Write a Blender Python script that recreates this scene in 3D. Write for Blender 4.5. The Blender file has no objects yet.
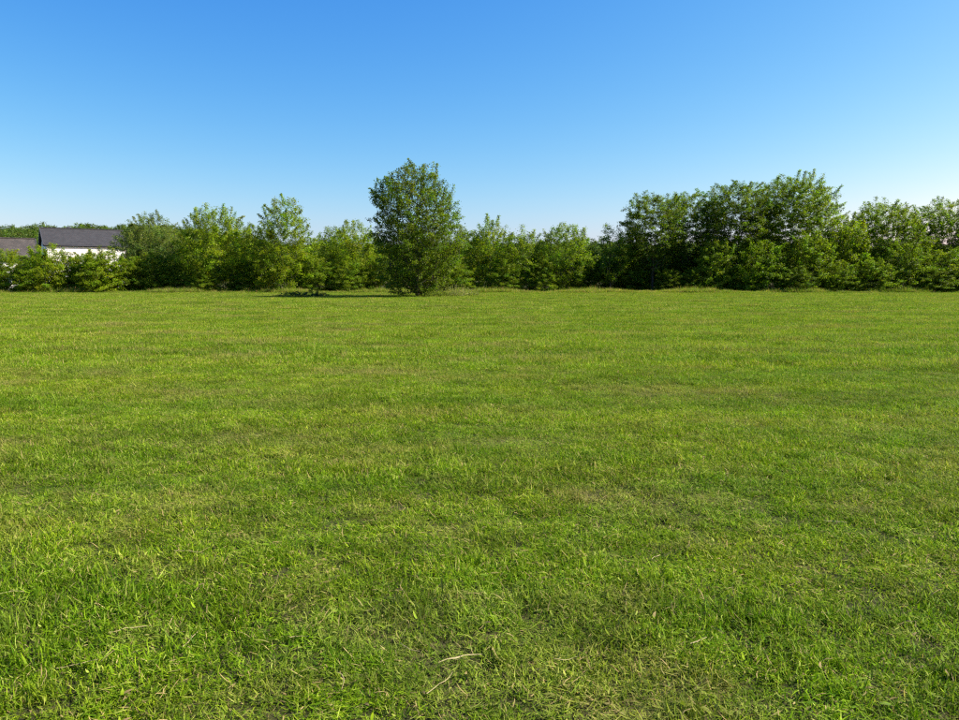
import bpy, bmesh, math, random
import numpy as np
from mathutils import Vector

sc = bpy.context.scene
C = sc.collection
R = math.radians

# ------------------------------------------------------------------ camera
cam_data = bpy.data.cameras.new('camera')
cam_data.sensor_width = 36.0
cam_data.lens = 36.0 * 739.0 / 959.0
cam_data.clip_start = 0.05
cam_data.clip_end = 6000.0
cam = bpy.data.objects.new('camera', cam_data)
C.objects.link(cam)
cam.location = (0.0, 0.0, 1.6)
cam.rotation_euler = (R(90.0 - 6.4), 0.0, 0.0)
sc.camera = cam

# ------------------------------------------------------------------ sky and sun
SUN_AZ, SUN_EL = 88.0, 41.0      # degrees clockwise from the view axis (+Y), degrees above the horizon
world = bpy.data.worlds.new('World')
sc.world = world
world.use_nodes = True
wn = world.node_tree.nodes
wl = world.node_tree.links
wn.clear()
w_out = wn.new('ShaderNodeOutputWorld')
w_bg = wn.new('ShaderNodeBackground')
w_sky = wn.new('ShaderNodeTexSky')
w_sky.sky_type = 'NISHITA'
w_sky.sun_disc = False
w_sky.sun_elevation = R(SUN_EL)
w_sky.sun_rotation = R(SUN_AZ)
w_sky.altitude = 0.0
w_sky.air_density = 1.05
w_sky.dust_density = 1.0
w_sky.ozone_density = 3.0
w_bg.inputs['Strength'].default_value = 0.05
# the camera's colour response (one curve per channel), the same in every direction of the sky
w_sep = wn.new('ShaderNodeSeparateColor'); w_com = wn.new('ShaderNodeCombineColor')
wl.new(w_sky.outputs[0], w_sep.inputs[0])
for ch, (power, gain) in enumerate(((2.1, 0.28), (1.25, 0.87), (0.5, 3.3))):
    w_pow = wn.new('ShaderNodeMath'); w_pow.operation = 'POWER'; w_pow.inputs[1].default_value = power
    w_mul = wn.new('ShaderNodeMath'); w_mul.operation = 'MULTIPLY'; w_mul.inputs[1].default_value = gain
    wl.new(w_sep.outputs[ch], w_pow.inputs[0]); wl.new(w_pow.outputs[0], w_mul.inputs[0]); wl.new(w_mul.outputs[0], w_com.inputs[ch])
wl.new(w_com.outputs[0], w_bg.inputs['Color'])
wl.new(w_bg.outputs[0], w_out.inputs['Surface'])

sun_data = bpy.data.lights.new('sun', 'SUN')
sun_data.energy = 5.0
sun_data.angle = R(0.53)
sun_data.color = (1.0, 0.94, 0.84)
sun = bpy.data.objects.new('sun', sun_data)
C.objects.link(sun)
sd = Vector((math.sin(R(SUN_AZ)) * math.cos(R(SUN_EL)), math.cos(R(SUN_AZ)) * math.cos(R(SUN_EL)), math.sin(R(SUN_EL))))
sun.rotation_euler = sd.to_track_quat('Z', 'Y').to_euler()
sun.location = sd * 80.0

sc.view_settings.view_transform = 'Standard'
sc.view_settings.look = 'None'
sc.view_settings.exposure = 1.35
sc.view_settings.gamma = 1.0
sc.view_settings.use_curve_mapping = False
sc.render.engine = 'CYCLES'
sc.cycles.max_bounces = 8
sc.cycles.diffuse_bounces = 3
sc.cycles.transmission_bounces = 4
sc.cycles.use_denoising = False
sc.cycles.filter_width = 1.3

# ------------------------------------------------------------------ helpers
def smooth(a, b, v):
    t = np.clip((v - a) / (b - a), 0.0, 1.0)
    return t * t * (3.0 - 2.0 * t)

def ground_h(x, y):
    """height of the ground in metres: a mown, faintly uneven field with a wooded rise far behind on the left"""
    x = np.asarray(x, float); y = np.asarray(y, float)
    r = np.hypot(x, y)
    near = np.exp(-(r / 90.0) ** 2)
    h = 0.030 * np.sin(x * 0.9 + 0.7 * np.sin(y * 0.5)) * np.sin(y * 1.1 + 0.4) + 0.012 * np.sin(x * 1.7 + y * 0.9) * np.sin(y * 1.5 - x * 0.6)
    h = h * near
    rise = smooth(165.0, 285.0, y)
    side = 1.0 - smooth(-125.0, -55.0, x)
    h = h + rise * (1.0 + 10.5 * side) + 2.0 * np.sin(x * 0.013 + 1.0) * rise
    return h

def gz(x, y):
    return float(ground_h(x, y))

def fast_mesh(name, verts, quads=None, tris=None, tint=None):
    me = bpy.data.meshes.new(name)
    verts = np.ascontiguousarray(verts, np.float32)
    nq = 0 if quads is None else len(quads)
    nt = 0 if tris is None else len(tris)
    me.vertices.add(len(verts))
    me.vertices.foreach_set('co', verts.ravel())
    loops = []
    if nq: loops.append(np.asarray(quads, np.int32).ravel())
    if nt: loops.append(np.asarray(tris, np.int32).ravel())
    loops = np.concatenate(loops)
    me.loops.add(len(loops))
    me.loops.foreach_set('vertex_index', loops)
    sizes = np.concatenate([np.full(nq, 4, np.int32), np.full(nt, 3, np.int32)])
    starts = np.concatenate([[0], np.cumsum(sizes)[:-1]]).astype(np.int32)
    me.polygons.add(len(sizes))
    me.polygons.foreach_set('loop_start', starts)
    me.polygons.foreach_set('loop_total', sizes)
    if tint is not None:
        a = me.attributes.new('tint', 'FLOAT_COLOR', 'POINT')
        a.data.foreach_set('color', np.ascontiguousarray(tint, np.float32).ravel())
    me.update(calc_edges=True)
    return me

def link(name, me, parent=None, mat=None):
    o = bpy.data.objects.new(name, me)
    C.objects.link(o)
    if parent is not None: o.parent = parent
    if mat is not None and me is not None and not me.materials: me.materials.append(mat)
    return o

def tag(o, label=None, cat=None, group=None, kind=None):
    if label: o['label'] = label
    if cat: o['category'] = cat
    if group: o['group'] = group
    if kind: o['kind'] = kind
    return o

def unit(v):
    return v / np.maximum(np.linalg.norm(v, axis=-1, keepdims=True), 1e-9)

# ------------------------------------------------------------------ materials
def new_mat(name):
    m = bpy.data.materials.new(name)
    m.use_nodes = True
    nt = m.node_tree
    nt.nodes.clear()
    out = nt.nodes.new('ShaderNodeOutputMaterial')
    return m, nt.nodes, nt.links, out

def math_node(n, op, a=None, b=None):
    x = n.new('ShaderNodeMath'); x.operation = op
    if a is not None: x.inputs[0].default_value = a
    if b is not None: x.inputs[1].default_value = b
    return x

def mix_col(n, mode='MIX'):
    x = n.new('ShaderNodeMix'); x.data_type = 'RGBA'; x.blend_type = mode
    return x          # inputs 0 factor, 6 A, 7 B ; output 2

def map_range(n, a, b, c=0.0, d=1.0):
    x = n.new('ShaderNodeMapRange')
    x.inputs[1].default_value = a; x.inputs[2].default_value = b
    x.inputs[3].default_value = c; x.inputs[4].default_value = d
    return x

def leaf_material(name, transl=0.5, rough=0.5):
    """leaf blade: colour of the plant (object colour) times a per-leaf tint, part of the light passes through"""
    m, n, l, out = new_mat(name)
    info = n.new('ShaderNodeObjectInfo')
    at = n.new('ShaderNodeAttribute'); at.attribute_name = 'tint'
    mul = mix_col(n, 'MULTIPLY'); mul.inputs[0].default_value = 1.0
    l.new(info.outputs['Color'], mul.inputs[6]); l.new(at.outputs['Color'], mul.inputs[7])
    pb = n.new('ShaderNodeBsdfPrincipled')
    pb.inputs['Roughness'].default_value = rough
    pb.inputs['Specular IOR Level'].default_value = 0.15
    l.new(mul.outputs[2], pb.inputs['Base Color'])
    tr = n.new('ShaderNodeBsdfTranslucent')
    tcol = mix_col(n, 'MULTIPLY'); tcol.inputs[0].default_value = 1.0
    l.new(mul.outputs[2], tcol.inputs[6]); tcol.inputs[7].default_value = (1.30, 1.45, 0.45, 1)
    l.new(tcol.outputs[2], tr.inputs['Color'])
    mx = n.new('ShaderNodeMixShader'); mx.inputs[0].default_value = transl
    l.new(pb.outputs[0], mx.inputs[1]); l.new(tr.outputs[0], mx.inputs[2])
    l.new(mx.outputs[0], out.inputs['Surface'])
    return m

def bark_material():
    m, n, l, out = new_mat('bark')
    tc = n.new('ShaderNodeTexCoord')
    mp = n.new('ShaderNodeMapping'); mp.inputs['Scale'].default_value = (7, 7, 1.6)
    l.new(tc.outputs['Object'], mp.inputs['Vector'])
    nz = n.new('ShaderNodeTexNoise'); nz.inputs['Scale'].default_value = 3.0; nz.inputs['Detail'].default_value = 6
    l.new(mp.outputs[0], nz.inputs['Vector'])
    cr = n.new('ShaderNodeValToRGB')
    cr.color_ramp.elements[0].color = (0.022, 0.017, 0.012, 1); cr.color_ramp.elements[0].position = 0.3
    cr.color_ramp.elements[1].color = (0.095, 0.078, 0.056, 1); cr.color_ramp.elements[1].position = 0.75
    l.new(nz.outputs['Fac'], cr.inputs[0])
    pb = n.new('ShaderNodeBsdfPrincipled'); pb.inputs['Roughness'].default_value = 0.9
    l.new(cr.outputs[0], pb.inputs['Base Color'])
    bp = n.new('ShaderNodeBump'); bp.inputs['Strength'].default_value = 0.6; bp.inputs['Distance'].default_value = 0.03
    l.new(nz.outputs['Fac'], bp.inputs['Height']); l.new(bp.outputs[0], pb.inputs['Normal'])
    l.new(pb.outputs[0], out.inputs['Surface'])
    return m

def field_tone(n, l):
    """world-space patches shared by the soil and the blades: dry thatch patches, lush patches, mowing swaths.
    returns (dry 0..1, lush 0..1, swath 0..1)"""
    geo = n.new('ShaderNodeNewGeometry')
    flat = n.new('ShaderNodeVectorMath'); flat.operation = 'MULTIPLY'; flat.inputs[1].default_value = (1, 1, 0)
    l.new(geo.outputs['Position'], flat.inputs[0])
    def noise(scale, detail, vec_scale, lo, hi, off=(0, 0, 0)):
        mp = n.new('ShaderNodeMapping'); mp.inputs['Scale'].default_value = vec_scale; mp.inputs['Location'].default_value = off
        l.new(flat.outputs[0], mp.inputs['Vector'])
        nz = n.new('ShaderNodeTexNoise'); nz.inputs['Scale'].default_value = scale; nz.inputs['Detail'].default_value = detail
        nz.inputs['Roughness'].default_value = 0.6
        l.new(mp.outputs[0], nz.inputs['Vector'])
        mr = map_range(n, lo, hi); l.new(nz.outputs['Fac'], mr.inputs[0])
        return mr.outputs[0]
    dry_a = noise(0.55, 5, (0.55, 1.0, 1), 0.50, 0.74)
    dry_b = noise(2.6, 3, (0.8, 1.0, 1), 0.52, 0.76, (7.3, 2.1, 0))
    dmx = math_node(n, 'MULTIPLY_ADD', None, 0.55); l.new(dry_b, dmx.inputs[0]); l.new(dry_a, dmx.inputs[2])
    lush = noise(0.8, 4, (0.7, 1.0, 1), 0.40, 0.66, (3.0, 11.0, 0))
    swath = noise(1.0, 3, (0.035, 0.8, 1), 0.36, 0.64, (1.0, 5.0, 0))
    return dmx.outputs[0], lush, swath

def grass_material():
    m, n, l, out = new_mat('grass_blade')
    at = n.new('ShaderNodeAttribute'); at.attribute_name = 'tint'      # rgb colour of the blade, alpha = dryness of the blade
    dry, lush, swath = field_tone(n, l)
    info = n.new('ShaderNodeObjectInfo')                                  # every tuft differs a little
    tuft = map_range(n, 0.0, 1.0, 0.74, 1.22); l.new(info.outputs['Random'], tuft.inputs[0])
    own = mix_col(n, 'MULTIPLY'); own.inputs[0].default_value = 1.0
    l.new(at.outputs['Color'], own.inputs[6]); l.new(tuft.outputs[0], own.inputs[7])
    # lush patches run a deeper green, elsewhere a little yellower
    g1 = mix_col(n, 'MULTIPLY'); g1.inputs[0].default_value = 1.0
    lushc = mix_col(n); lushc.inputs[6].default_value = (1.07, 1.0, 1.0, 1); lushc.inputs[7].default_value = (0.88, 0.97, 0.86, 1)
    l.new(lush, lushc.inputs[0])
    l.new(own.outputs[2], g1.inputs[6]); l.new(lushc.outputs[2], g1.inputs[7])
    g2 = mix_col(n, 'MULTIPLY'); g2.inputs[0].default_value = 1.0
    sw = mix_col(n); sw.inputs[6].default_value = (0.80, 0.86, 0.80, 1); sw.inputs[7].default_value = (1.28, 1.17, 1.2, 1)
    l.new(swath, sw.inputs[0])
    l.new(g1.outputs[2], g2.inputs[6]); l.new(sw.outputs[2], g2.inputs[7])
    # dry blades
    k = math_node(n, 'MULTIPLY'); l.new(at.outputs['Alpha'], k.inputs[0]); l.new(dry, k.inputs[1])
    k.use_clamp = True
    g3 = mix_col(n); l.new(k.outputs[0], g3.inputs[0])
    l.new(g2.outputs[2], g3.inputs[6]); g3.inputs[7].default_value = (0.27, 0.215, 0.085, 1)
    pb = n.new('ShaderNodeBsdfPrincipled')
    pb.inputs['Roughness'].default_value = 0.55
    pb.inputs['Specular IOR Level'].default_value = 0.06
    l.new(g3.outputs[2], pb.inputs['Base Color'])
    tr = n.new('ShaderNodeBsdfTranslucent')
    tcol = mix_col(n, 'MULTIPLY'); tcol.inputs[0].default_value = 1.0
    l.new(g3.outputs[2], tcol.inputs[6]); tcol.inputs[7].default_value = (1.15, 1.3, 0.5, 1)
    l.new(tcol.outputs[2], tr.inputs['Color'])
    mx = n.new('ShaderNodeMixShader'); mx.inputs[0].default_value = 0.34
    l.new(pb.outputs[0], mx.inputs[1]); l.new(tr.outputs[0], mx.inputs[2])
    l.new(mx.outputs[0], out.inputs['Surface'])
    return m

def soil_material():
    m, n, l, out = new_mat('field_ground')
    dry, lush, swath = field_tone(n, l)
    geo = n.new('ShaderNodeNewGeometry')
    nz = n.new('ShaderNodeTexNoise'); nz.inputs['Scale'].default_value = 38.0; nz.inputs['Detail'].default_value = 8; nz.inputs['Roughness'].default_value = 0.7
    l.new(geo.outputs['Position'], nz.inputs['Vector'])
    cr = n.new('ShaderNodeValToRGB')
    cr.color_ramp.elements[0].position = 0.32; cr.color_ramp.elements[0].color = (0.016, 0.018, 0.006, 1)
    cr.color_ramp.elements[1].position = 0.72; cr.color_ramp.elements[1].color = (0.055, 0.058, 0.018, 1)
    e = cr.color_ramp.elements.new(0.5); e.color = (0.036, 0.042, 0.012, 1)
    l.new(nz.outputs['Fac'], cr.inputs[0])
    mx = mix_col(n)
    k = math_node(n, 'MULTIPLY', None, 0.55); l.new(dry, k.inputs[0]); k.use_clamp = True
    l.new(k.outputs[0], mx.inputs[0]); l.new(cr.outputs[0], mx.inputs[6]); mx.inputs[7].default_value = (0.13, 0.10, 0.045, 1)
    pb = n.new('ShaderNodeBsdfPrincipled'); pb.inputs['Roughness'].default_value = 0.95
    pb.inputs['Specular IOR Level'].default_value = 0.1
    l.new(mx.outputs[2], pb.inputs['Base Color'])
    bp = n.new('ShaderNodeBump'); bp.inputs['Strength'].default_value = 0.8; bp.inputs['Distance'].default_value = 0.02
    l.new(nz.outputs['Fac'], bp.inputs['Height']); l.new(bp.outputs[0], pb.inputs['Normal'])
    l.new(pb.outputs[0], out.inputs['Surface'])
    return m

def plain_material(name, col, rough=0.8, var=0.15, scale=4.0, spec=0.3):
    m, n, l, out = new_mat(name)
    tc = n.new('ShaderNodeTexCoord')
    nz = n.new('ShaderNodeTexNoise'); nz.inputs['Scale'].default_value = scale; nz.inputs['Detail'].default_value = 7
    l.new(tc.outputs['Object'], nz.inputs['Vector'])
    mr = map_range(n, 0.25, 0.75, 1.0 - var, 1.0 + var * 0.5); l.new(nz.outputs['Fac'], mr.inputs[0])
    hs = n.new('ShaderNodeHueSaturation'); hs.inputs['Color'].default_value = (*col, 1)
    l.new(mr.outputs[0], hs.inputs['Value'])
    pb = n.new('ShaderNodeBsdfPrincipled'); pb.inputs['Roughness'].default_value = rough
    pb.inputs['Specular IOR Level'].default_value = spec
    l.new(hs.outputs[0], pb.inputs['Base Color'])
    l.new(pb.outputs[0], out.inputs['Surface'])
    return m

def roof_material(name, dark, light):
    """small roof tiles in courses, too far away to be told apart"""
    m, n, l, out = new_mat(name)
    tc = n.new('ShaderNodeTexCoord')
    br = n.new('ShaderNodeTexBrick')
    br.inputs['Color1'].default_value = (*dark, 1); br.inputs['Color2'].default_value = (*light, 1)
    br.inputs['Mortar'].default_value = (dark[0] * .5, dark[1] * .5, dark[2] * .5, 1)
    br.inputs['Scale'].default_value = 1.0
    br.inputs['Mortar Size'].default_value = 0.018
    br.inputs['Brick Width'].default_value = 0.30
    br.inputs['Row Height'].default_value = 0.26
    l.new(tc.outputs['Object'], br.inputs['Vector'])
    nz = n.new('ShaderNodeTexNoise'); nz.inputs['Scale'].default_value = 1.3; nz.inputs['Detail'].default_value = 8
    l.new(tc.outputs['Object'], nz.inputs['Vector'])
    mr = map_range(n, 0.3, 0.7, 0.72, 1.25); l.new(nz.outputs['Fac'], mr.inputs[0])
    mu = mix_col(n, 'MULTIPLY'); mu.inputs[0].default_value = 1.0
    l.new(br.outputs['Color'], mu.inputs[6]); l.new(mr.outputs[0], mu.inputs[7])
    pb = n.new('ShaderNodeBsdfPrincipled'); pb.inputs['Roughness'].default_value = 0.75
    l.new(mu.outputs[2], pb.inputs['Base Color'])
    bp = n.new('ShaderNodeBump'); bp.inputs['Strength'].default_value = 0.5; bp.inputs['Distance'].default_value = 0.02
    inv = math_node(n, 'SUBTRACT', 1.0); l.new(br.outputs['Fac'], inv.inputs[1])
    l.new(inv.outputs[0], bp.inputs['Height']); l.new(bp.outputs[0], pb.inputs['Normal'])
    l.new(pb.outputs[0], out.inputs['Surface'])
    return m

MAT_LEAF = leaf_material('leaf')
MAT_WEED = leaf_material('weed_leaf', 0.4, 0.6)
MAT_BARK = bark_material()
MAT_GRASS = grass_material()
MAT_SOIL = soil_material()
MAT_WHITE = plain_material('white_render', (0.80, 0.78, 0.72), 0.9, 0.10, 1.5, 0.2)
MAT_ROOF = roof_material('slate_roof', (0.016, 0.0165, 0.018), (0.025, 0.0255, 0.0275))
MAT_ROOF_OLD = roof_material('old_tile_roof', (0.034, 0.029, 0.024), (0.052, 0.045, 0.038))
MAT_DARK = plain_material('dark_trim', (0.05, 0.05, 0.055), 0.5)
MAT_FRAME = plain_material('window_frame_paint', (0.74, 0.74, 0.72), 0.5)
MAT_PANE = plain_material('window_glass', (0.03, 0.04, 0.05), 0.08, 0.05, 1.0, 0.6)
MAT_DOOR = plain_material('door_paint', (0.12, 0.07, 0.04), 0.6)
MAT_STRAW = plain_material('straw', (0.26, 0.22, 0.10), 0.6, 0.3, 30.0)

# ------------------------------------------------------------------ ground sheet
def axis(lim_lo, lim_hi, fine):
    pos = [0.0]; s = fine
    while pos[-1] < lim_hi:
        s = fine * max(1.0, pos[-1] / 18.0); pos.append(pos[-1] + s)
    neg = [0.0]
    while neg[-1] > lim_lo:
        s = fine * max(1.0, -neg[-1] / 18.0); neg.append(neg[-1] - s)
    return np.array(sorted(set(neg[1:] + pos)))
gx = axis(-2500, 2500, 0.45); gy = axis(-120, 4000, 0.45)
GX, GY = np.meshgrid(gx, gy)
gv = np.stack([GX.ravel(), GY.ravel(), ground_h(GX, GY).ravel()], 1)
nx = len(gx); ii = np.arange(len(gy) - 1)[:, None] * nx + np.arange(nx - 1)[None, :]
gq = np.stack([ii, ii + 1, ii + nx + 1, ii + nx], -1).reshape(-1, 4)
gme = fast_mesh('field_ground', gv, gq)
gme.polygons.foreach_set('use_smooth', np.ones(len(gme.polygons), bool))
tag(link('field_ground', gme, None, MAT_SOIL), kind='structure')

# ------------------------------------------------------------------ houses behind the hedge
def box(bm, x0, x1, y0, y1, z0, z1):
    vs = [bm.verts.new(p) for p in ((x0, y0, z0), (x1, y0, z0), (x1, y1, z0), (x0, y1, z0), (x0, y0, z1), (x1, y0, z1), (x1, y1, z1), (x0, y1, z1))]
    for f in ((0, 3, 2, 1), (4, 5, 6, 7), (0, 1, 5, 4), (1, 2, 6, 5), (2, 3, 7, 6), (3, 0, 4, 7)):
        bm.faces.new([vs[i] for i in f])
    return vs

def bm_obj(name, fill, parent, mat, bevel=0.0):
    bm = bmesh.new(); fill(bm)
    if bevel: bmesh.ops.bevel(bm, geom=list(bm.edges), offset=bevel, segments=1, affect='EDGES')
    me = bpy.data.meshes.new(name); bm.to_mesh(me); bm.free()
    return link(name, me, parent, mat)

def house(name, label, loc, yaw, L, run, eave, ridge, roof_mat, extras):
    """gabled house: ridge along local X, front towards local -Y; eave and ridge are heights of the roof surface"""
    root = bpy.data.objects.new(name, None); C.objects.link(root)
    root.location = loc; root.rotation_euler = (0, 0, yaw)
    tag(root, label, 'house')
    over = 0.16; slope = (ridge - eave) / run; th = 0.16
    w = run - over; hl = L / 2 - 0.28
    wall_top = eave + slope * over - th - 0.02
    def walls(bm):
        # shell with gables
        pts = [(-w, 0.0), (w, 0.0), (w, wall_top), (0, ridge - th - 0.04), (-w, wall_top)]
        a = [bm.verts.new((-hl, y, z)) for y, z in pts]; b = [bm.verts.new((hl, y, z)) for y, z in pts]
        bm.faces.new(a[::-1]); bm.faces.new(b)
        for i in range(5):
            j = (i + 1) % 5
            bm.faces.new((a[i], a[j], b[j], b[i]))
        bmesh.ops.recalc_face_normals(bm, faces=bm.faces)
    bm_obj('wall', walls, root, MAT_WHITE)
    ang = math.atan(slope); sl = math.hypot(run, ridge - eave)
    for s in (-1, 1):
        # slab lies flat in its own axes (x along the ridge, y up the slope) so that the tile courses follow it
        def slab(bm): box(bm, -L / 2, L / 2, 0, sl, -th, 0)
        o = bm_obj('roof_slope', slab, root, roof_mat)
        o.location = (0, s * run, eave); o.rotation_euler = (ang, 0, 0 if s < 0 else math.pi)
        def fascia(bm): box(bm, -L / 2 - 0.03, L / 2 + 0.03, -0.17, -0.012, -0.22, -0.03)
        bm_obj('gutter', fascia, o, MAT_DARK)
        for e in (-1, 1):
            def verge(bm): box(bm, e * (L / 2 + 0.06) - 0.055, e * (L / 2 + 0.06) + 0.055, -0.02, sl - 0.02, -th - 0.08, 0.05)
            bm_obj('verge_board', verge, o, MAT_DARK)
    def cap(bm):
        n = int(L / 0.42)
        for i in range(n):
            x0 = -L / 2 + i * L / n
            box(bm, x0, x0 + L / n - 0.015, -0.13, 0.13, ridge - 0.02, ridge + 0.085 + 0.012 * (i % 2))
    bm_obj('ridge_cap', cap, root, roof_mat)
    for (x, z0, ww, hh) in extras.get('windows', ()):
        fr = bm_obj('window', lambda bm: [box(bm, x - ww/2 - .07, x + ww/2 + .07, -w - .05, -w + .03, z0 - .07, z0), box(bm, x - ww/2 - .07, x + ww/2 + .07, -w - .05, -w + .03, z0 + hh, z0 + hh + .07),
             box(bm, x - ww/2 - .07, x - ww/2, -w - .05, -w + .03, z0, z0 + hh), box(bm, x + ww/2, x + ww/2 + .07, -w - .05, -w + .03, z0, z0 + hh), box(bm, x - .03, x + .03, -w - .045, -w + .03, z0, z0 + hh)], root, MAT_FRAME)
        for sx in (-1, 1):
            c = x + sx * (ww / 4 + .008)
            bm_obj('pane', lambda bm: box(bm, c - ww/4 + .022, c + ww/4 - .022, -w - .02, -w - .004, z0 + .004, z0 + hh - .004), fr, MAT_PANE)
        bm_obj('sill', lambda bm: box(bm, x - ww/2 - .12, x + ww/2 + .12, -w - .13, -w + .02, z0 - .13, z0 - .075), fr, MAT_FRAME)
    if 'door' in extras:
        x = extras['door']
        d = bm_obj('door', lambda bm: box(bm, x - .5, x + .5, -w - .04, -w + .03, 0.05, 2.1), root, MAT_DOOR)
        bm_obj('handle', lambda bm: box(bm, x + .36, x + .40, -w - .10, -w - .042, 1.0, 1.14), d, MAT_DARK)
    for (x, y, sx, sy, h0, h1) in extras.get('chimney', ()):
        c = bm_obj('chimney', lambda bm: box(bm, x - sx, x + sx, y - sy, y + sy, h0, h1), root, MAT_WHITE)
        bm_obj('chimney_cap', lambda bm: box(bm, x - sx - .06, x + sx + .06, y - sy - .06, y + sy + .06, h1 + .002, h1 + .10), c, MAT_DARK)
    for (x, up) in extras.get('roof_window', ()):
        y = -run + up * math.cos(ang); z = eave + up * math.sin(ang)
        o = bm_obj('roof_window', lambda bm: box(bm, -.45, .45, -.6, .6, -.02, .07), root, MAT_DARK)
        o.location = (x, y, z); o.rotation_euler = (ang, 0, 0)
        bm_obj('pane', lambda bm: box(bm, -.38, .38, -.52, .52, .072, .082), o, MAT_PANE)
    return root

house('house', 'white two-storey house under a long dark slate roof behind the hedge', (-59.4, 112.0, 0), R(35), 10.9, 4.0, 6.2, 8.75, MAT_ROOF,
      {'windows': [(-3.6, 1.0, 1.3, 1.2), (-1.2, 1.0, 1.3, 1.2), (3.4, 1.0, 1.3, 1.2)], 'door': 1.2,
       'chimney': [(-1.7, 0.9, 0.18, 0.18, 7.4, 8.95)]})
house('house', 'lower white house with a weathered brown-grey roof beside the slate-roofed house', (-59.9, 90.0, 0), R(35), 11.0, 3.6, 3.75, 6.35, MAT_ROOF_OLD,
      {'windows': [(-2.5, 1.0, 1.1, 1.1), (2.6, 1.0, 1.1, 1.1)], 'door': 0.2})

# ------------------------------------------------------------------ trees and shrubs
def tubes(nodes, parent, rad):
    """one tapered tube per skeleton edge, 5 sided for limbs and 3 sided for twigs"""
    V, Q = [], []
    idx = np.array([i for i in range(len(nodes)) if parent[i] >= 0])
    P0 = nodes[parent[idx]]; P1 = nodes[idx]
    R1 = rad[idx]; R0 = np.minimum(rad[parent[idx]], R1 * 1.6)
    off = 0
    for sides, sel in ((7, R1 >= 0.05), (3, R1 < 0.05)):
        if not sel.any(): continue
        a, b, ra, rb = P0[sel], P1[sel], R0[sel], R1[sel]
        d = unit(b - a)
        ref = np.where(np.abs(d[:, 2:3]) > 0.9, np.array([[1.0, 0, 0]]), np.array([[0, 0, 1.0]]))
        u = unit(np.cross(d, ref)); v = np.cross(d, u)
        a = a - d * ra[:, None] * 0.4
        ang = np.arange(sides) / sides * 2 * math.pi
        cs, sn = np.cos(ang), np.sin(ang)
        ring = u[:, None, :] * cs[None, :, None] + v[:, None, :] * sn[None, :, None]
        va = a[:, None, :] + ring * ra[:, None, None]; vb = b[:, None, :] + ring * rb[:, None, None]
        vv = np.concatenate([va, vb], 1).reshape(-1, 3)
        k = np.arange(len(a))[:, None] * (2 * sides) + off
        i0 = np.arange(sides)[None, :]; i1 = (i0 + 1) % sides
        q = np.stack([k + i0, k + i1, k + sides + i1, k + sides + i0], -1).reshape(-1, 4)
        V.append(vv); Q.append(q); off += len(vv)
    return np.concatenate(V), np.concatenate(Q)

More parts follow.
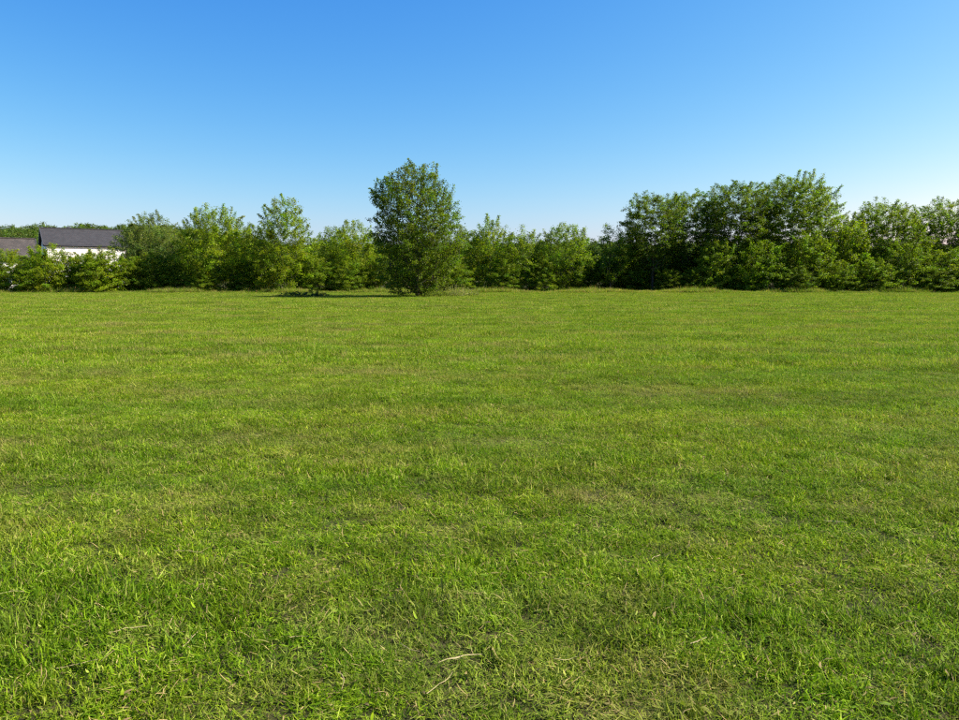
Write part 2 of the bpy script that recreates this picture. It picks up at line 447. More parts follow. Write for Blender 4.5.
def build_tree(seed, H, rad, base, profile, spacing, leaves, leaf, stems=1, shoots=0.25, spray=(0.55, 0.95), fill=0.5, lobes=7, trunk_r=0.13, spread=0.17, flat=0.8, upright=0.9, width=(0.26, 0.4), bough=1.15, loose=0.10):
    """skeleton + leaf sprays inside an uneven envelope; returns (trunk mesh, crown mesh)"""
    rng = np.random.default_rng(seed)
    pt = np.linspace(0, 1, len(profile))
    la = rng.uniform(0, 2 * math.pi, lobes); lt = rng.uniform(0.05, 0.95, lobes); lm = rng.uniform(-0.34, 0.34, lobes)
    def env(t, a):
        r = np.interp(t, pt, profile)
        k = np.ones_like(t)
        for i in range(lobes):
            da = np.abs((a - la[i] + math.pi) % (2 * math.pi) - math.pi)
            k = k + lm[i] * np.exp(-(da / 0.75) ** 2 - ((t - lt[i]) / 0.17) ** 2)
        return r * k * rad
    n = int(34.0 * H * rad * rad / spacing ** 3) + 900
    t = rng.uniform(0, 1, n); a = rng.uniform(0, 2 * math.pi, n)
    e = env(t, a)
    keep = rng.uniform(0, 1, n) < (e / (rad * 1.3)) ** 1.2
    t, a, e = t[keep], a[keep], e[keep]
    q = rng.uniform(0, 1, len(t)) ** fill            # fill < 1 pushes sprays to the shell
    r = e * q
    p = np.stack([r * np.cos(a), r * np.sin(a), base + t * (H - base - 0.25)], 1)
    # sprays gather on boughs: lumps of foliage with gaps between them
    nb = int(2.6 * (H - base) * rad * rad / bough ** 3 / 1.6) + 6
    bt = rng.uniform(0.03, 0.97, nb); ba = rng.uniform(0, 2 * math.pi, nb); br_ = env(bt, ba) * rng.uniform(0.25, 1.0, nb) ** 0.5 * 0.9
    bc = np.stack([br_ * np.cos(ba), br_ * np.sin(ba), base + bt * (H - base - 0.25)], 1)
    bs = bough * rng.uniform(0.55, 1.0, nb) * np.minimum(1.0, np.interp(bt, pt, profile) + 0.35)
    dd = (p[:, None, :] - bc[None]) / (bs[None, :, None] * np.array([1.0, 1.0, 0.72]))
    d2 = (dd ** 2).sum(2); home = d2.argmin(1)
    sel = (d2.min(1) < 1.0) | (rng.uniform(0, 1, len(p)) < loose)
    p, t, a, q, home = p[sel], t[sel], a[sel], q[sel], home[sel]
    # dart throwing on a hash grid
    order = rng.permutation(len(p)); cell = {}; pick = []
    s2 = spacing * spacing
    for i in order:
        c = tuple((p[i] // spacing).astype(int)); ok = True
        for dx in (-1, 0, 1):
            for dy in (-1, 0, 1):
                for dz in (-1, 0, 1):
                    for j in cell.get((c[0] + dx, c[1] + dy, c[2] + dz), ()):
                        dd = p[i] - p[j]
                        if dd @ dd < s2: ok = False; break
                    if not ok: break
                if not ok: break
            if not ok: break
        if ok: cell.setdefault(c, []).append(i); pick.append(i)
    pick = np.array(pick); p = p[pick]; t = t[pick]; a = a[pick]; q = q[pick]; home = home[pick]
    # skeleton
    nodes = []; par = []
    def add(pos, pr): nodes.append(np.asarray(pos, float)); par.append(pr); return len(nodes) - 1
    root = add((0, 0, -0.25), -1)
    tops = []
    for s in range(stems):
        ang = rng.uniform(0, 2 * math.pi) + s * 2 * math.pi / stems
        lean = (0.05 if stems == 1 else rng.uniform(0.15, 0.45)) * rad
        cur = root
        b0 = np.array([0.0, 0.0, 0.0]) if stems == 1 else np.array([math.cos(ang), math.sin(ang), 0]) * 0.12 * min(1, rad / 2)
        cur = add(b0 + (0, 0, 0.02), cur)
        hs = H * (0.8 if stems == 1 else rng.uniform(0.55, 0.8)); m = max(5, int(hs / 0.8))
        wob = np.zeros(2)
        for k in range(1, m + 1):
            f = k / m; wob = wob + rng.normal(0, 0.05, 2)
            cur = add((b0[0] + math.cos(ang) * lean * f + wob[0], b0[1] + math.sin(ang) * lean * f + wob[1], hs * f), cur)
    arr = np.zeros((len(nodes) + 3 * len(p) + 8, 3)); arr[:len(nodes)] = nodes; cnt = len(nodes)
    parent = np.full(len(arr), -1); parent[:cnt] = par
    L = rng.uniform(spray[0], spray[1], len(p))
    radial = np.stack([np.cos(a), np.sin(a), np.zeros_like(a)], 1)
    d = unit(radial * (0.75 - 0.45 * t[:, None]) + np.array([0, 0, 1.0]) * (0.08 + upright * t[:, None] ** 1.4) + rng.normal(0, 0.38, (len(p), 3)))
    up_shoot = rng.uniform(0, 1, len(p)) < shoots * (t > 0.55) * (q > 0.55)
    L = np.where(up_shoot, L * rng.uniform(1.1, 1.45, len(p)), L)
    d = np.where(up_shoot[:, None], unit(d + np.array([0, 0, 0.6])), d)
    seq = np.argsort(np.linalg.norm(p - np.array([0, 0, base * 0.5]), axis=1))
    tip = np.zeros(len(p), int)
    for i in seq:
        nd = arr[2:cnt]; dv = p[i] - nd
        dist = np.linalg.norm(dv, axis=1)
        hor = np.hypot(dv[:, 0], dv[:, 1])
        cost = dist + 1.6 * np.maximum(0, 0.45 * hor - dv[:, 2])
        j = int(np.argmin(cost)) + 2
        if dist[j - 2] > 0.9:
            mid = arr[j] * 0.5 + p[i] * 0.5 + rng.normal(0, 0.06, 3) * dist[j - 2]
            arr[cnt] = mid; parent[cnt] = j; j = cnt; cnt += 1
        arr[cnt] = p[i]; parent[cnt] = j; k = cnt; cnt += 1
        arr[cnt] = p[i] + d[i] * L[i] * 0.9; parent[cnt] = k; tip[i] = cnt; cnt += 1
    arr = arr[:cnt]; parent = parent[:cnt]
    load = np.zeros(cnt); load[tip] = 1
    for k in range(cnt - 1, 0, -1): load[parent[k]] += load[k]
    rr = 0.0055 + trunk_r * (load / max(load[0], 1)) ** 0.52 * (1.0 if stems == 1 else 0.8)
    tv, tq = tubes(arr, parent, rr)
    tme = fast_mesh('trunk', tv, tq)
    tme.polygons.foreach_set('use_smooth', np.ones(len(tme.polygons), bool))
    tme.materials.append(MAT_BARK)
    # leaves
    per = np.maximum(6, (leaves * (L / np.mean(L)) * rng.uniform(0.55, 1.35, len(p)))).astype(int)
    sp = np.repeat(np.arange(len(p)), per); m = len(sp)
    f = rng.uniform(0.0, 1.05, m)
    sd_ = spread * np.where(up_shoot[sp], 0.62, 1.0) * (1.15 - 0.55 * f)
    pos = p[sp] + d[sp] * (L[sp] * f)[:, None] + rng.normal(0, 1, (m, 3)) * sd_[:, None] * np.array([1.1, 1.1, flat])
    pos[:, 2] -= 0.10 * (1 - np.abs(d[sp, 2])) * f                    # sprays droop a little
    pos[:, 2] = np.maximum(pos[:, 2], 0.06)
    nrm = unit(rng.normal(0, 1, (m, 3)) * 0.72 + np.array([0, 0, 1.25 - 0.6 * flat]) + unit(pos - p[sp]) * 0.35)
    dirv = unit(np.cross(nrm, rng.normal(0, 1, (m, 3)) + d[sp] * 0.8))
    side = np.cross(nrm, dirv)
    sz = leaf * rng.uniform(0.6, 1.35, m)[:, None]
    wd = sz * rng.uniform(width[0], width[1], (m, 1))
    v0 = pos - dirv * sz * 0.5; v2 = pos + dirv * sz * 0.5
    mid = pos - dirv * sz * 0.06 + nrm * wd * 0.35
    v1 = mid + side * wd; v3 = mid - side * wd
    V = np.stack([v0, v1, v2, v3], 1).reshape(-1, 3)
    Q = np.arange(m * 4).reshape(-1, 4)
    spt = rng.normal(1.0, 0.13, (len(p), 1)) * np.ones((1, 3)); spt[:, 0] *= rng.normal(1.0, 0.10, len(p))
    spt *= rng.normal(1.0, 0.10, (nb, 1))[home]
    col = np.clip(spt[sp] * rng.normal(1.0, 0.16, (m, 1)), 0.4, 1.8)
    col[:, 0] *= rng.normal(1.0, 0.08, m)
    tint = np.concatenate([col, np.ones((m, 1))], 1)
    cme = fast_mesh('crown', V, Q, None, np.repeat(tint, 4, 0))
    cme.materials.append(MAT_LEAF)
    return tme, cme

def plant(name, meshes, label, cat, x, y, col, group=None, rot=0.0, scale=(1, 1, 1), parts=('trunk', 'crown')):
    root = bpy.data.objects.new(name, None); C.objects.link(root)
    root.location = (x, y, gz(x, y)); root.rotation_euler = (0, 0, rot); root.scale = scale
    tag(root, label, cat, group)
    link(parts[0], meshes[0], root).color = (*col, 1)
    c = link(parts[1], meshes[1], root)
    c.color = (*col, 1)
    if cat == 'weeds':
        for k in root.children: k['kind'] = 'stuff'
    return root

# crown outlines from the lowest branches (left) to the top (right)
OVAL = [0.45, 0.75, 0.95, 1.0, 1.0, 0.92, 0.78, 0.55, 0.18]
LONE = [0.56, 0.76, 0.90, 0.98, 1.0, 1.0, 0.98, 0.88, 0.68, 0.32]
CONE = [0.75, 0.98, 1.0, 0.95, 0.84, 0.70, 0.54, 0.38, 0.20]
BROAD = [0.40, 0.62, 0.85, 0.98, 1.0, 1.0, 0.95, 0.80, 0.48]
VASE = [0.30, 0.45, 0.62, 0.80, 0.95, 1.0, 0.98, 0.82, 0.42]
BUSH = [0.80, 0.98, 1.0, 0.97, 0.88, 0.74, 0.55, 0.25]
SLIM = [0.5, 0.8, 1.0, 0.95, 0.9, 0.8, 0.6, 0.3]

YG = (0.155, 0.215, 0.008)      # fresh yellow-green
MG = (0.124, 0.184, 0.009)      # mid green
DG = (0.102, 0.154, 0.009)      # deep green
GG = (0.115, 0.155, 0.035)      # greyish green

lone = build_tree(13, 10.3, 3.15, 0.3, LONE, 0.58, 110, 0.115, stems=1, shoots=0.4, spray=(0.55, 1.0), fill=0.62, trunk_r=0.16, lobes=8, spread=0.165, flat=0.65, upright=0.75, width=(0.3, 0.45), bough=1.0, loose=0.45)
plant('broadleaf_tree', lone, 'tall dense oval tree standing alone out in the mown field', 'tree', -5.0, 60.0, (0.092, 0.140, 0.008))

BACK = 'trees of the wood edge'
TREES = [  # x, y, height, radius, clear base, outline, colour, label, options
    (-36.9, 84.0, 8.5, 3.6, 0.3, OVAL, GG, 'grey-green bushy tree next to the slate-roofed house', {}),
    (-28.4, 80.0, 8.8, 4.1, 0.3, OVAL, YG, 'broad round yellow-green tree between the grey-green tree and the pointed one', {'shoots': 0.5}),
    (-27.0, 90.0, 7.7, 2.5, 0.6, OVAL, DG, 'dark tree partly hidden between the broad round tree and the pointed tree', {}),
    (-20.6, 79.0, 9.9, 3.7, 0.25, CONE, YG, 'pointed bright yellow-green tree with a narrow leading shoot', {'shoots': 0.4, 'loose': 0.4, 'fill': 0.8}),
    (-18.0, 92.0, 7.6, 2.7, 0.6, OVAL, DG, 'dark round tree showing behind the right flank of the pointed tree', {}),
    (-13.8, 82.0, 7.5, 3.4, 0.3, OVAL, YG, 'leafy tree between the pointed tree and the lone tree', {'shoots': 0.4}),
    (-8.0, 87.0, 7.6, 3.2, 0.4, OVAL, MG, 'tree hidden mostly behind the lone field tree', {}),
    (-1.3, 84.0, 6.8, 2.6, 0.3, OVAL, MG, 'tree whose top peeks out right behind the lone field tree', {}),
    (1.2, 82.0, 7.8, 2.7, 0.3, OVAL, YG, 'upright tree, first full one of the wood edge past the lone tree', {'shoots': 0.4}),
    (4.6, 81.0, 6.8, 2.3, 0.3, OVAL, MG, 'lower bushy tree, second one of the wood edge past the lone tree', {}),
    (9.2, 81.0, 7.3, 3.0, 0.3, OVAL, MG, 'rounded tree just before the dip in the wood edge', {'shoots': 0.4}),
    (14.5, 82.0, 7.4, 1.25, 1.0, SLIM, MG, 'slender young tree with a bare thin trunk at the dip in the wood edge', {'spacing': 0.55}),
    (16.9, 83.5, 7.9, 1.5, 0.9, SLIM, MG, 'slim upright tree between the slender young tree and the forking tree', {'spacing': 0.55}),
    (19.3, 83.0, 10.6, 3.3, 2.4, VASE, DG, 'tall open-crowned tree with forking trunk where the tall trees begin', {}),
    (24.4, 86.0, 11.2, 3.4, 2.0, BROAD, DG, 'tall tree tucked between the forking tree and the double crown', {}),
    (28.9, 84.0, 11.9, 3.9, 1.8, BROAD, DG, 'tall dark tree beside the tallest one', {}),
    (35.6, 85.0, 12.7, 4.7, 0.8, BROAD, MG, 'tallest and widest tree of the wood edge', {'shoots': 0.4}),
    (45.2, 84.0, 10.0, 4.7, 0.8, OVAL, MG, 'domed tree after the notch beside the tallest tree', {'shoots': 0.5}),
    (53.2, 84.0, 10.0, 4.0, 0.8, BROAD, MG, 'loose airy tree beyond the domed tree', {'shoots': 0.5}),
    (60.5, 86.0, 10.8, 4.4, 0.8, BROAD, MG, 'last big tree beyond the loose airy tree', {}),
    (-57.5, 82.0, 5.2, 2.8, 0.2, OVAL, MG, 'bushy tree in front of the lower house', {}),
]
for i, (x, y, h, r, b, prof, col, label, opt) in enumerate(TREES):
    o = dict(spacing=0.66, leaves=124, leaf=0.135, flat=0.5 if x > 16 else 0.75, upright=0.45 if x > 16 else 0.8, stems=1 if b >= 0.8 else 3, shoots=0.15, trunk_r=0.13 if h > 9 else 0.09, spread=0.20, spray=(0.6, 1.0))
    o.update(opt)
    me = build_tree(100 + i, h, r, b, prof, **o)
    plant('wood_edge_tree', me, label, 'tree', x, y, col, BACK)

shrub_kinds = [build_tree(300 + i, 4.6, 2.6, 0.12, BUSH, 0.52, 140, 0.12, bough=0.85, loose=0.15, flat=0.6, upright=0.6, stems=4, shoots=s, trunk_r=0.045, spread=0.17, spray=(0.5, 0.9)) for i, s in enumerate((0.5, 0.15, 0.35, 0.6))]
SHRUBS = [  # x, y, height, radius, colour, set
    (-53.5, 79.0, 4.0, 2.6, YG, 'h'), (-49.4, 78.0, 4.5, 2.5, YG, 'h'), (-44.7, 77.0, 4.9, 2.7, YG, 'h1'), (-42.0, 79.0, 4.0, 2.2, MG, 'h'), (-38.9, 77.0, 4.5, 2.6, YG, 'h'), (-34.6, 79.0, 4.2, 2.2, MG, 'h'),
    (-32.2, 79.0, 3.2, 1.9, MG, 'l'), (-24.3, 79.0, 3.4, 2.0, MG, 'l'), (-28.6, 76.8, 2.1, 1.7, MG, 'l'), (-17.2, 78.5, 3.6, 2.1, MG, 'l'), (-13.6, 78.5, 3.4, 2.2, MG, 'l'), (-10.0, 79.5, 4.0, 2.2, MG, 'l'), (-6.0, 80.5, 3.8, 2.3, MG, 'l'),
    (-2.7, 79.0, 3.9, 2.2, MG, 'm'), (2.8, 79.0, 3.4, 1.9, MG, 'm'), (6.9, 79.0, 3.7, 1.9, MG, 'm'), (12.4, 84.5, 4.6, 2.2, DG, 'md'), (16.6, 84.5, 5.0, 2.6, DG, 'md'), (10.4, 85.5, 4.6, 2.4, DG, 'md'),
    (17.8, 86.5, 4.6, 2.4, DG, 'rb'), (22.0, 87.5, 5.4, 2.9, DG, 'rb'), (26.4, 88.0, 5.4, 3.0, DG, 'rb'), (30.5, 88.0, 5.2, 2.9, DG, 'rb'), (20.6, 80.5, 2.4, 1.7, DG, 'r'), (25.6, 80.5, 5.6, 2.4, MG, 'r1'), (23.4, 80.0, 2.7, 1.7, DG, 'r'),
    (30.0, 79.2, 5.4, 2.7, (0.122, 0.194, 0.008), 'r2'), (35.1, 79.2, 6.2, 2.9, MG, 'r4'), (39.7, 80.5, 7.8, 2.8, YG, 'r3'), (33.0, 77.0, 2.8, 1.9, DG, 'r'), (37.4, 77.2, 3.2, 1.9, MG, 'r'),
    (41.0, 77.2, 3.4, 2.2, MG, 'r'), (44.7, 78.5, 5.2, 2.8, MG, 'r'), (48.8, 78.0, 4.4, 2.6, MG, 'r'), (46.6, 76.8, 2.5, 1.9, DG, 'r'), (53.0, 78.2, 4.8, 2.7, MG, 'r'), (51.0, 77.0, 2.7, 2.0, DG, 'r'), (57.8, 79.0, 5.2, 3.0, MG, 'r'),
    (28.2, 80.0, 3.0, 1.8, DG, 'r'), (-47.0, 79.5, 4.0, 2.3, MG, 'h'), (-51.6, 77.6, 3.4, 2.1, MG, 'h'), (-36.8, 78.6, 3.7, 2.1, MG, 'h'), (-40.6, 78.4, 4.0, 2.2, YG, 'h'),
]
SET = {'h': ('leafy shrub in the low hedge before the two houses', 'hedge shrubs before the houses'),
       'l': ('rounded shrub at the foot of the trees between houses and lone tree', 'undergrowth shrubs beside the lone tree'),
       'm': ('shrub under the low trees between the lone tree and the slender sapling', 'undergrowth shrubs at the dip'),
       'h1': ('tallest hedge shrub, covering the gap between the two houses', 'hedge shrubs before the houses'),
       'md': ('dark shrub set back behind the slender young tree at the dip', 'undergrowth shrubs at the dip'),
       'rb': ('dark shrub set back behind the trunks of the tall trees', 'undergrowth shrubs below the tall trees'),
       'r1': ('upright mid-green bush in front of the gap beside the tall dark tree', 'undergrowth shrubs below the tall trees'),
       'r2': ('light green rounded bush bulging out before the tall dark tree', 'undergrowth shrubs below the tall trees'),
       'r3': ('high yellow-green bush filling the notch between tallest and domed tree', 'undergrowth shrubs below the tall trees'),
       'r4': ('large bush right under the crown of the tallest tree', 'undergrowth shrubs below the tall trees'),
       'r': ('dense low shrub lining the grassy foot of the tall trees', 'undergrowth shrubs below the tall trees')}
rs = random.Random(5)
for i, (x, y, h, r, col, s) in enumerate(SHRUBS):
    k = r / 2.6
    plant('shrub', shrub_kinds[i % 4], SET[s][0], 'shrub', x, y, col, SET[s][1], rs.uniform(0, 6.28), (k, k, h / 4.75), ('stem', 'foliage'))

# ------------------------------------------------------------------ far wood on the rise (one mass)
far = bpy.data.collections.new('far_wood_kinds')
for i in range(5):
    _, c = build_tree(500 + i, 10.0, 3.4, 0.5, OVAL, 1.1, 44, 0.42, stems=1, shoots=0.0, spread=0.46, spray=(0.4, 0.7), trunk_r=0.15, bough=1.6, loose=0.5)
    o = bpy.data.objects.new('far_tree_kind', c); o.color = (*((0.085, 0.125, 0.024) if i % 2 else (0.07, 0.112, 0.022)), 1)
    far.objects.link(o)

def instancer(name, pts, rot, scl, idx, coll, label, cat=None):
    """one object whose points each carry a patch of the given kinds (nobody could count these)"""
    me = bpy.data.meshes.new(name)
    me.vertices.add(len(pts)); me.vertices.foreach_set('co', np.ascontiguousarray(pts, np.float32).ravel())
    for nm, ty, key, arr in (('rot', 'FLOAT_VECTOR', 'vector', rot), ('scl', 'FLOAT_VECTOR', 'vector', scl)):
        a = me.attributes.new(nm, ty, 'POINT'); a.data.foreach_set(key, np.ascontiguousarray(arr, np.float32).ravel())
    a = me.attributes.new('idx', 'INT', 'POINT'); a.data.foreach_set('value', np.ascontiguousarray(idx, np.int32))
    me.update()
    o = link(name, me)
    ng = bpy.data.node_groups.new(name + '_scatter', 'GeometryNodeTree')
    ng.interface.new_socket('Geometry', in_out='INPUT', socket_type='NodeSocketGeometry')
    ng.interface.new_socket('Geometry', in_out='OUTPUT', socket_type='NodeSocketGeometry')
    n, l = ng.nodes, ng.links
    gi = n.new('NodeGroupInput'); go = n.new('NodeGroupOutput')
    ip = n.new('GeometryNodeInstanceOnPoints')
    ci = n.new('GeometryNodeCollectionInfo'); ci.inputs['Collection'].default_value = coll
    ci.inputs['Separate Children'].default_value = True; ci.inputs['Reset Children'].default_value = True
    def named(nm, ty):
        a = n.new('GeometryNodeInputNamedAttribute'); a.data_type = ty; a.inputs['Name'].default_value = nm
        return a.outputs['Attribute']
    l.new(gi.outputs[0], ip.inputs['Points']); l.new(ci.outputs[0], ip.inputs['Instance'])
    ip.inputs['Pick Instance'].default_value = True
    l.new(named('idx', 'INT'), ip.inputs['Instance Index'])
    e2r = n.new('FunctionNodeEulerToRotation'); l.new(named('rot', 'FLOAT_VECTOR'), e2r.inputs[0])
    l.new(e2r.outputs[0], ip.inputs['Rotation']); l.new(named('scl', 'FLOAT_VECTOR'), ip.inputs['Scale'])
    l.new(ip.outputs[0], go.inputs[0])
    md = o.modifiers.new('scatter', 'NODES'); md.node_group = ng
    tag(o, label, cat, None, 'stuff')
    return o

rng = np.random.default_rng(77)
wx, wy = [], []
for yy in np.arange(205, 320, 5.2):
    for xx in np.arange(-0.78 * yy - 30, 0.78 * yy + 30, 5.4):
        wx.append(xx + rng.uniform(-2, 2)); wy.append(yy + rng.uniform(-2, 2))
wx, wy = np.array(wx), np.array(wy)
pts = np.stack([wx, wy, ground_h(wx, wy) - 0.1], 1)
s = rng.uniform(0.8, 1.12, len(wx))
instancer('far_wood', pts, np.stack([np.zeros(len(wx)), np.zeros(len(wx)), rng.uniform(0, 6.28, len(wx))], 1), np.stack([s, s, s * rng.uniform(0.9, 1.1, len(wx))], 1),
          rng.integers(0, 5, len(wx)), far, 'far green wood on the low rise behind the houses', 'wood').color = (0.075, 0.118, 0.022, 1)

# ------------------------------------------------------------------ grass
def blade_patch(seed, size, count, length, width, segs, straw=0.06, flat=0.35, broad=0.06):
    rng = np.random.default_rng(seed)
    bx = rng.uniform(-size / 2, size / 2, (count, 2))
    # tufts: pull part of the blades towards tuft centres
    nt_ = max(3, int(size * size * 90))
    tc = rng.uniform(-size / 2, size / 2, (nt_, 2)); own = rng.integers(0, nt_, count)
    pull = (rng.uniform(0, 1, count) < 0.55)[:, None] * rng.uniform(0.4, 0.85, (count, 1))
    bx = bx * (1 - pull) + (tc[own] + rng.normal(0, 0.012, (count, 2))) * pull
    th = rng.uniform(0.75, 1.3, nt_)[own]
    L = rng.uniform(length[0], length[1], count) * th
    W = rng.uniform(width[0], width[1], count)
    az = rng.uniform(0, 2 * math.pi, count)
    lay = rng.uniform(0, 1, count) < flat
    lean = np.where(lay, rng.uniform(0.9, 1.5, count), np.abs(rng.normal(0.45, 0.4, count)))
    bend = np.where(lay, rng.normal(0.1, 0.8, count), rng.normal(0.8, 0.8, count))
    is_broad = rng.uniform(0, 1, count) < broad
    W = np.where(is_broad, W * 2.6, W); L = np.where(is_broad, L * 0.7, L)
    z0 = np.where(lay, rng.uniform(0.004, 0.045, count), -0.006)
    verts = []; p = np.stack([bx[:, 0], bx[:, 1], z0], 1)
    twist = rng.normal(0, 1.0, count); curl = rng.normal(0, 0.7, count)
    for k in range(segs + 1):
        f = k / segs
        a = lean + bend * f
        ca = az + curl * f
        dirv = np.stack([np.cos(ca) * np.sin(a), np.sin(ca) * np.sin(a), np.cos(a)], 1)
        sa = az + math.pi / 2 + twist * f
        side = np.stack([np.cos(sa), np.sin(sa), 0.35 * np.sin(twist * f + az)], 1)
        if k > 0: p = p + dirv * (L / segs)[:, None]
        p[:, 2] = np.maximum(p[:, 2], -0.006)
        w = W * (0.75 if k == 0 else (1.0 - f ** 2.2 * 0.93))
        if k == segs: verts.append(p.copy()[:, None, :])
        else: verts.append(np.stack([p - side * (w / 2)[:, None], p + side * (w / 2)[:, None]], 1))
    V = np.concatenate(verts, 1); per = V.shape[1]
    base = np.arange(count)[:, None] * per
    quads = np.concatenate([base + np.array([[2 * k, 2 * k + 1, 2 * k + 3, 2 * k + 2]]) for k in range(segs - 1)]) if segs > 1 else None
    tris = base + np.array([[2 * (segs - 1), 2 * (segs - 1) + 1, 2 * segs]])
    g = rng.uniform(0, 1, (count, 1))
    col = (1 - g) * np.array([[0.047, 0.122, 0.003]]) + g * np.array([[0.172, 0.272, 0.009]])
    pale = (rng.uniform(0, 1, (count, 1)) < 0.14)
    col = np.where(pale, np.array([[0.25, 0.32, 0.055]]), col)
    st = (rng.uniform(0, 1, (count, 1)) < straw)
    col = np.where(st, np.array([[0.36, 0.30, 0.13]]) * rng.uniform(0.6, 1.15, (count, 1)), col)
    col = col * rng.uniform(0.75, 1.2, (count, 1))
    dryness = np.where(lay, rng.uniform(0.3, 1.2, count), rng.uniform(0.0, 0.75, count))[:, None]
    tint = np.repeat(np.concatenate([col, dryness], 1)[:, None, :], per, 1)
    along = np.minimum(np.arange(per) // 2, segs) / segs
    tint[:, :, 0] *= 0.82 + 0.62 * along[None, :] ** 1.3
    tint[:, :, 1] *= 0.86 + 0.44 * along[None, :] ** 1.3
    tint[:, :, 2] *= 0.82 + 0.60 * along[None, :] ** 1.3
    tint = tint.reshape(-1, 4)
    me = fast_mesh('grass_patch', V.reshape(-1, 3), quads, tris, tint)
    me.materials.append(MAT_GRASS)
    return me

def patch_coll(name, seeds, **kw):
    c = bpy.data.collections.new(name)
    for s in seeds:
        c.objects.link(bpy.data.objects.new('grass_patch_kind', blade_patch(s, **kw)))
    return c

def scatter_field(seed, y0, y1, cell, margin):
    rng = np.random.default_rng(seed); xs, ys = [], []
    for yy in np.arange(y0, y1, cell):
        w = 0.70 * yy + margin
        xx = np.arange(-w, w, cell)
        xs.append(xx + rng.uniform(-0.36, 0.36, len(xx)) * cell); ys.append(yy + rng.uniform(-0.36, 0.36, len(xx)) * cell)
    x = np.concatenate(xs); y = np.concatenate(ys); k = len(x)
    # blade height follows soft world-space patches
    hgt = 0.92 + 0.16 * np.sin(x * 1.3 + 2.0 * np.sin(y * 0.7)) * np.sin(y * 1.9 + 1.1 * np.sin(x * 0.8)) + 0.12 * np.sin(x * 0.31 + y * 2.3)
    hgt = hgt * np.clip(rng.normal(1.0, 0.27, k), 0.45, 1.7)
    pts = np.stack([x, y, ground_h(x, y)], 1)
    rot = np.stack([np.zeros(k), np.zeros(k), rng.uniform(0, 2 * math.pi, k)], 1)
    return pts, rot, np.stack([0.9 + 0.2 * hgt, 0.9 + 0.2 * hgt, hgt], 1), rng

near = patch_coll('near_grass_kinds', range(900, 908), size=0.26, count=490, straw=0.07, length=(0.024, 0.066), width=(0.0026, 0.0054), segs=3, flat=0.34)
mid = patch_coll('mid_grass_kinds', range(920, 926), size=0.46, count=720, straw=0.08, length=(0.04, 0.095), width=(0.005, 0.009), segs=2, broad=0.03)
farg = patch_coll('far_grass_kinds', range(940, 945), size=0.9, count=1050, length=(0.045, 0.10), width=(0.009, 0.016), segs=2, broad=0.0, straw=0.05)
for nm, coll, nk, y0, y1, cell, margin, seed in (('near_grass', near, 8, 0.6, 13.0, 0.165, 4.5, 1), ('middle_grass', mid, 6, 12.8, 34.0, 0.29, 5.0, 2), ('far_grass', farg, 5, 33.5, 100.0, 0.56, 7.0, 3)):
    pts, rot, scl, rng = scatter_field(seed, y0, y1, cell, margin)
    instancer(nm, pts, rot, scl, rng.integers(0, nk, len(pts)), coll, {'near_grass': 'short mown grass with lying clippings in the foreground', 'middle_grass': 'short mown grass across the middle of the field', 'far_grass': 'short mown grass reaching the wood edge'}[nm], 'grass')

# unmown strip along the foot of the trees
tall = bpy.data.collections.new('tall_grass_kinds')
for s in range(960, 964):
    tall.objects.link(bpy.data.objects.new('tall_patch_kind', blade_patch(s, 0.9, 420, (0.30, 0.75), (0.008, 0.018), 3, straw=0.22, flat=0.08, broad=0.12)))
rng = np.random.default_rng(41)
k = 1700
tx = rng.uniform(-60, 64, k); ty = 74.6 + rng.exponential(1.3, k) + 0.5 * np.sin(tx * 0.45) + 0.4 * np.sin(tx * 1.1)
sz = rng.uniform(0.45, 1.1, k) * (0.7 + 0.3 * np.sin(tx * 0.6 + 1.0))
instancer('tall_grass', np.stack([tx, ty, ground_h(tx, ty)], 1), np.stack([np.zeros(k), np.zeros(k), rng.uniform(0, 6.28, k)], 1), np.stack([np.ones(k), np.ones(k), sz], 1),
          rng.integers(0, 4, k), tall, 'unmown tall grass along the foot of the trees', 'grass')

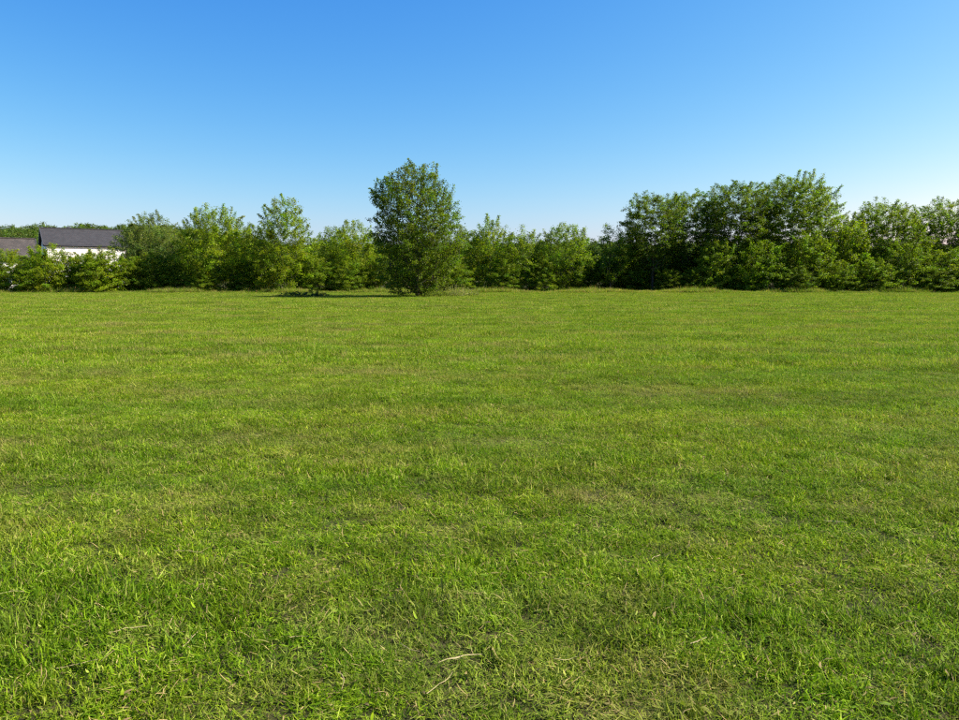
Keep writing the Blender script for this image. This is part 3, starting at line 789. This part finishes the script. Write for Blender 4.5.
# ------------------------------------------------------------------ weeds and low shrub by the lone tree
def weed(seed, n, h, spread):
    rng = np.random.default_rng(seed); V = []; Q = []; T = []; off = 0; SV = []; SQ = []; so = 0
    for i in range(n):
        a = rng.uniform(0, 6.28); r = spread * math.sqrt(rng.uniform()); b = np.array([r * math.cos(a), r * math.sin(a), 0])
        hh = h * rng.uniform(0.5, 1.1) * (1 - 0.4 * r / spread)
        lean = np.array([math.cos(a), math.sin(a), 0]) * rng.uniform(0, 0.35) * hh
        top = b + lean + (0, 0, hh)
        nodes = np.array([b, b * .5 + top * .5 - lean * .15, top]); v, q = tubes(nodes, np.array([-1, 0, 1]), np.array([0.008, 0.006, 0.003]))
        SV.append(v); SQ.append(q + so); so += len(v)
        m = int(16 * hh / 0.7) + 5
        f = rng.uniform(0.1, 1, m)[:, None]; pos = b + (top - b) * f
        az = rng.uniform(0, 6.28, m); L = rng.uniform(0.08, 0.2, m)[:, None] * (1.15 - 0.6 * f)
        dv = unit(np.stack([np.cos(az), np.sin(az), rng.uniform(0.0, 0.9, m)], 1)); sdv = unit(np.cross(dv, [0, 0, 1.0]))
        w = L * 0.2
        vv = np.stack([pos, pos + dv * L * .5 + sdv * w, pos + dv * L, pos + dv * L * .5 - sdv * w], 1).reshape(-1, 3)
        vv[:, 2] = np.maximum(vv[:, 2], 0.01)
        V.append(vv); Q.append(np.arange(m * 4).reshape(-1, 4) + off); off += m * 4
        T.append(np.repeat(np.concatenate([np.ones((m, 3)) * rng.uniform(0.7, 1.3, (m, 1)), np.ones((m, 1))], 1), 4, 0))
    sme = fast_mesh('stem', np.concatenate(SV), np.concatenate(SQ)); sme.materials.append(MAT_WEED)
    lme = fast_mesh('foliage', np.concatenate(V), np.concatenate(Q), None, np.concatenate(T)); lme.materials.append(MAT_WEED)
    a = sme.attributes.new('tint', 'FLOAT_COLOR', 'POINT'); a.data.foreach_set('color', np.ones(len(sme.vertices) * 4, np.float32))
    return sme, lme

weed_kinds = [weed(700 + i, 42, 0.95, 0.75) for i in range(3)]
for i, (x, y, s, c) in enumerate(((-3.5, 59.2, 1.0, (0.15, 0.20, 0.03)), (-2.6, 60.0, 1.3, (0.19, 0.22, 0.06)), (-1.7, 61.0, 1.3, (0.21, 0.22, 0.08)), (-0.8, 62.2, 1.0, (0.19, 0.21, 0.07)), (-4.4, 58.6, 0.7, (0.14, 0.19, 0.03)))):
    o = plant('weed_clump', weed_kinds[i % 3], 'tall pale weeds growing beside the trunk of the lone tree', 'weeds', x, y, c, 'weeds by the lone tree', i * 1.3, (1, 1, s), ('stem', 'foliage'))
low = [build_tree(800 + i, 0.75, 1.0, 0.03, BUSH, 0.30, 40, 0.10, stems=3, shoots=0.2, spray=(0.2, 0.35), trunk_r=0.015, spread=0.09, bough=0.4, loose=0.5) for i in range(2)]
for i, (x, y, s) in enumerate(((-15.2, 59.8, 0.9), (-14.0, 60.0, 1.15), (-13.0, 60.3, 0.8))):
    plant('bramble', low[i % 2], 'low dark bramble patch at the end of the lone tree shadow', 'bramble', x, y, (0.05, 0.085, 0.014), 'brambles in the field', i * 2.1, (s * 1.1, s, s * 0.62), ('stem', 'foliage'))

# ------------------------------------------------------------------ dry stalks lying on the grass
def stalk(seed, L):
    rng = np.random.default_rng(seed)
    n = 6; pts = np.zeros((n, 3)); a = 0.0
    for k in range(1, n):
        a += rng.normal(0, 0.22); pts[k] = pts[k - 1] + np.array([math.cos(a), math.sin(a), rng.normal(0.0, 0.10)]) * L / (n - 1)
    pts -= pts.mean(0)
    w = np.array([0.0011, 0.0018, 0.0022, 0.0020, 0.0014, 0.0006])
    d = unit(np.gradient(pts, axis=0)); sd_ = np.stack([-d[:, 1], d[:, 0], rng.normal(0, 0.5, n)], 1)
    up = np.array([0, 0, 0.0022])
    V = np.stack([pts - sd_ * w[:, None], pts + up, pts + sd_ * w[:, None]], 1).reshape(-1, 3)      # a folded, dried blade
    k = np.arange(n - 1)[:, None] * 3
    return fast_mesh('stalk', V, np.concatenate([k + [[0, 1, 4, 3]], k + [[1, 2, 5, 4]]]))
for i, (x, y, L, az) in enumerate(((-1.62, 4.0, 0.20, 0.35), (-2.30, 3.47, 0.13, 0.8), (-1.55, 3.12, 0.17, 0.55), (-0.79, 3.09, 0.09, 0.4), (-1.25, 3.05, 0.14, 1.0), (-1.62, 2.82, 0.15, 0.5), (1.0, 4.05, 0.09, 1.1),
        (-0.54, 2.74, 0.12, -0.5), (-0.15, 2.72, 0.17, 0.9), (-0.08, 2.92, 0.20, 0.35), (0.36, 2.9, 0.11, -0.3), (2.31, 4.65, 0.14, -0.1), (0.95, 3.05, 0.10, 0.7), (-0.30, 3.0, 0.12, -0.9))):
    me = stalk(40 + i, L)
    o = link('dry_stalk', me, None, MAT_STRAW)
    o.location = (x, y, gz(x, y) + 0.042); o.rotation_euler = (0, 0, az)
    tag(o, 'pale dry straw stalk lying loose on the mown grass', 'stalk', 'dry stalks in the foreground grass')
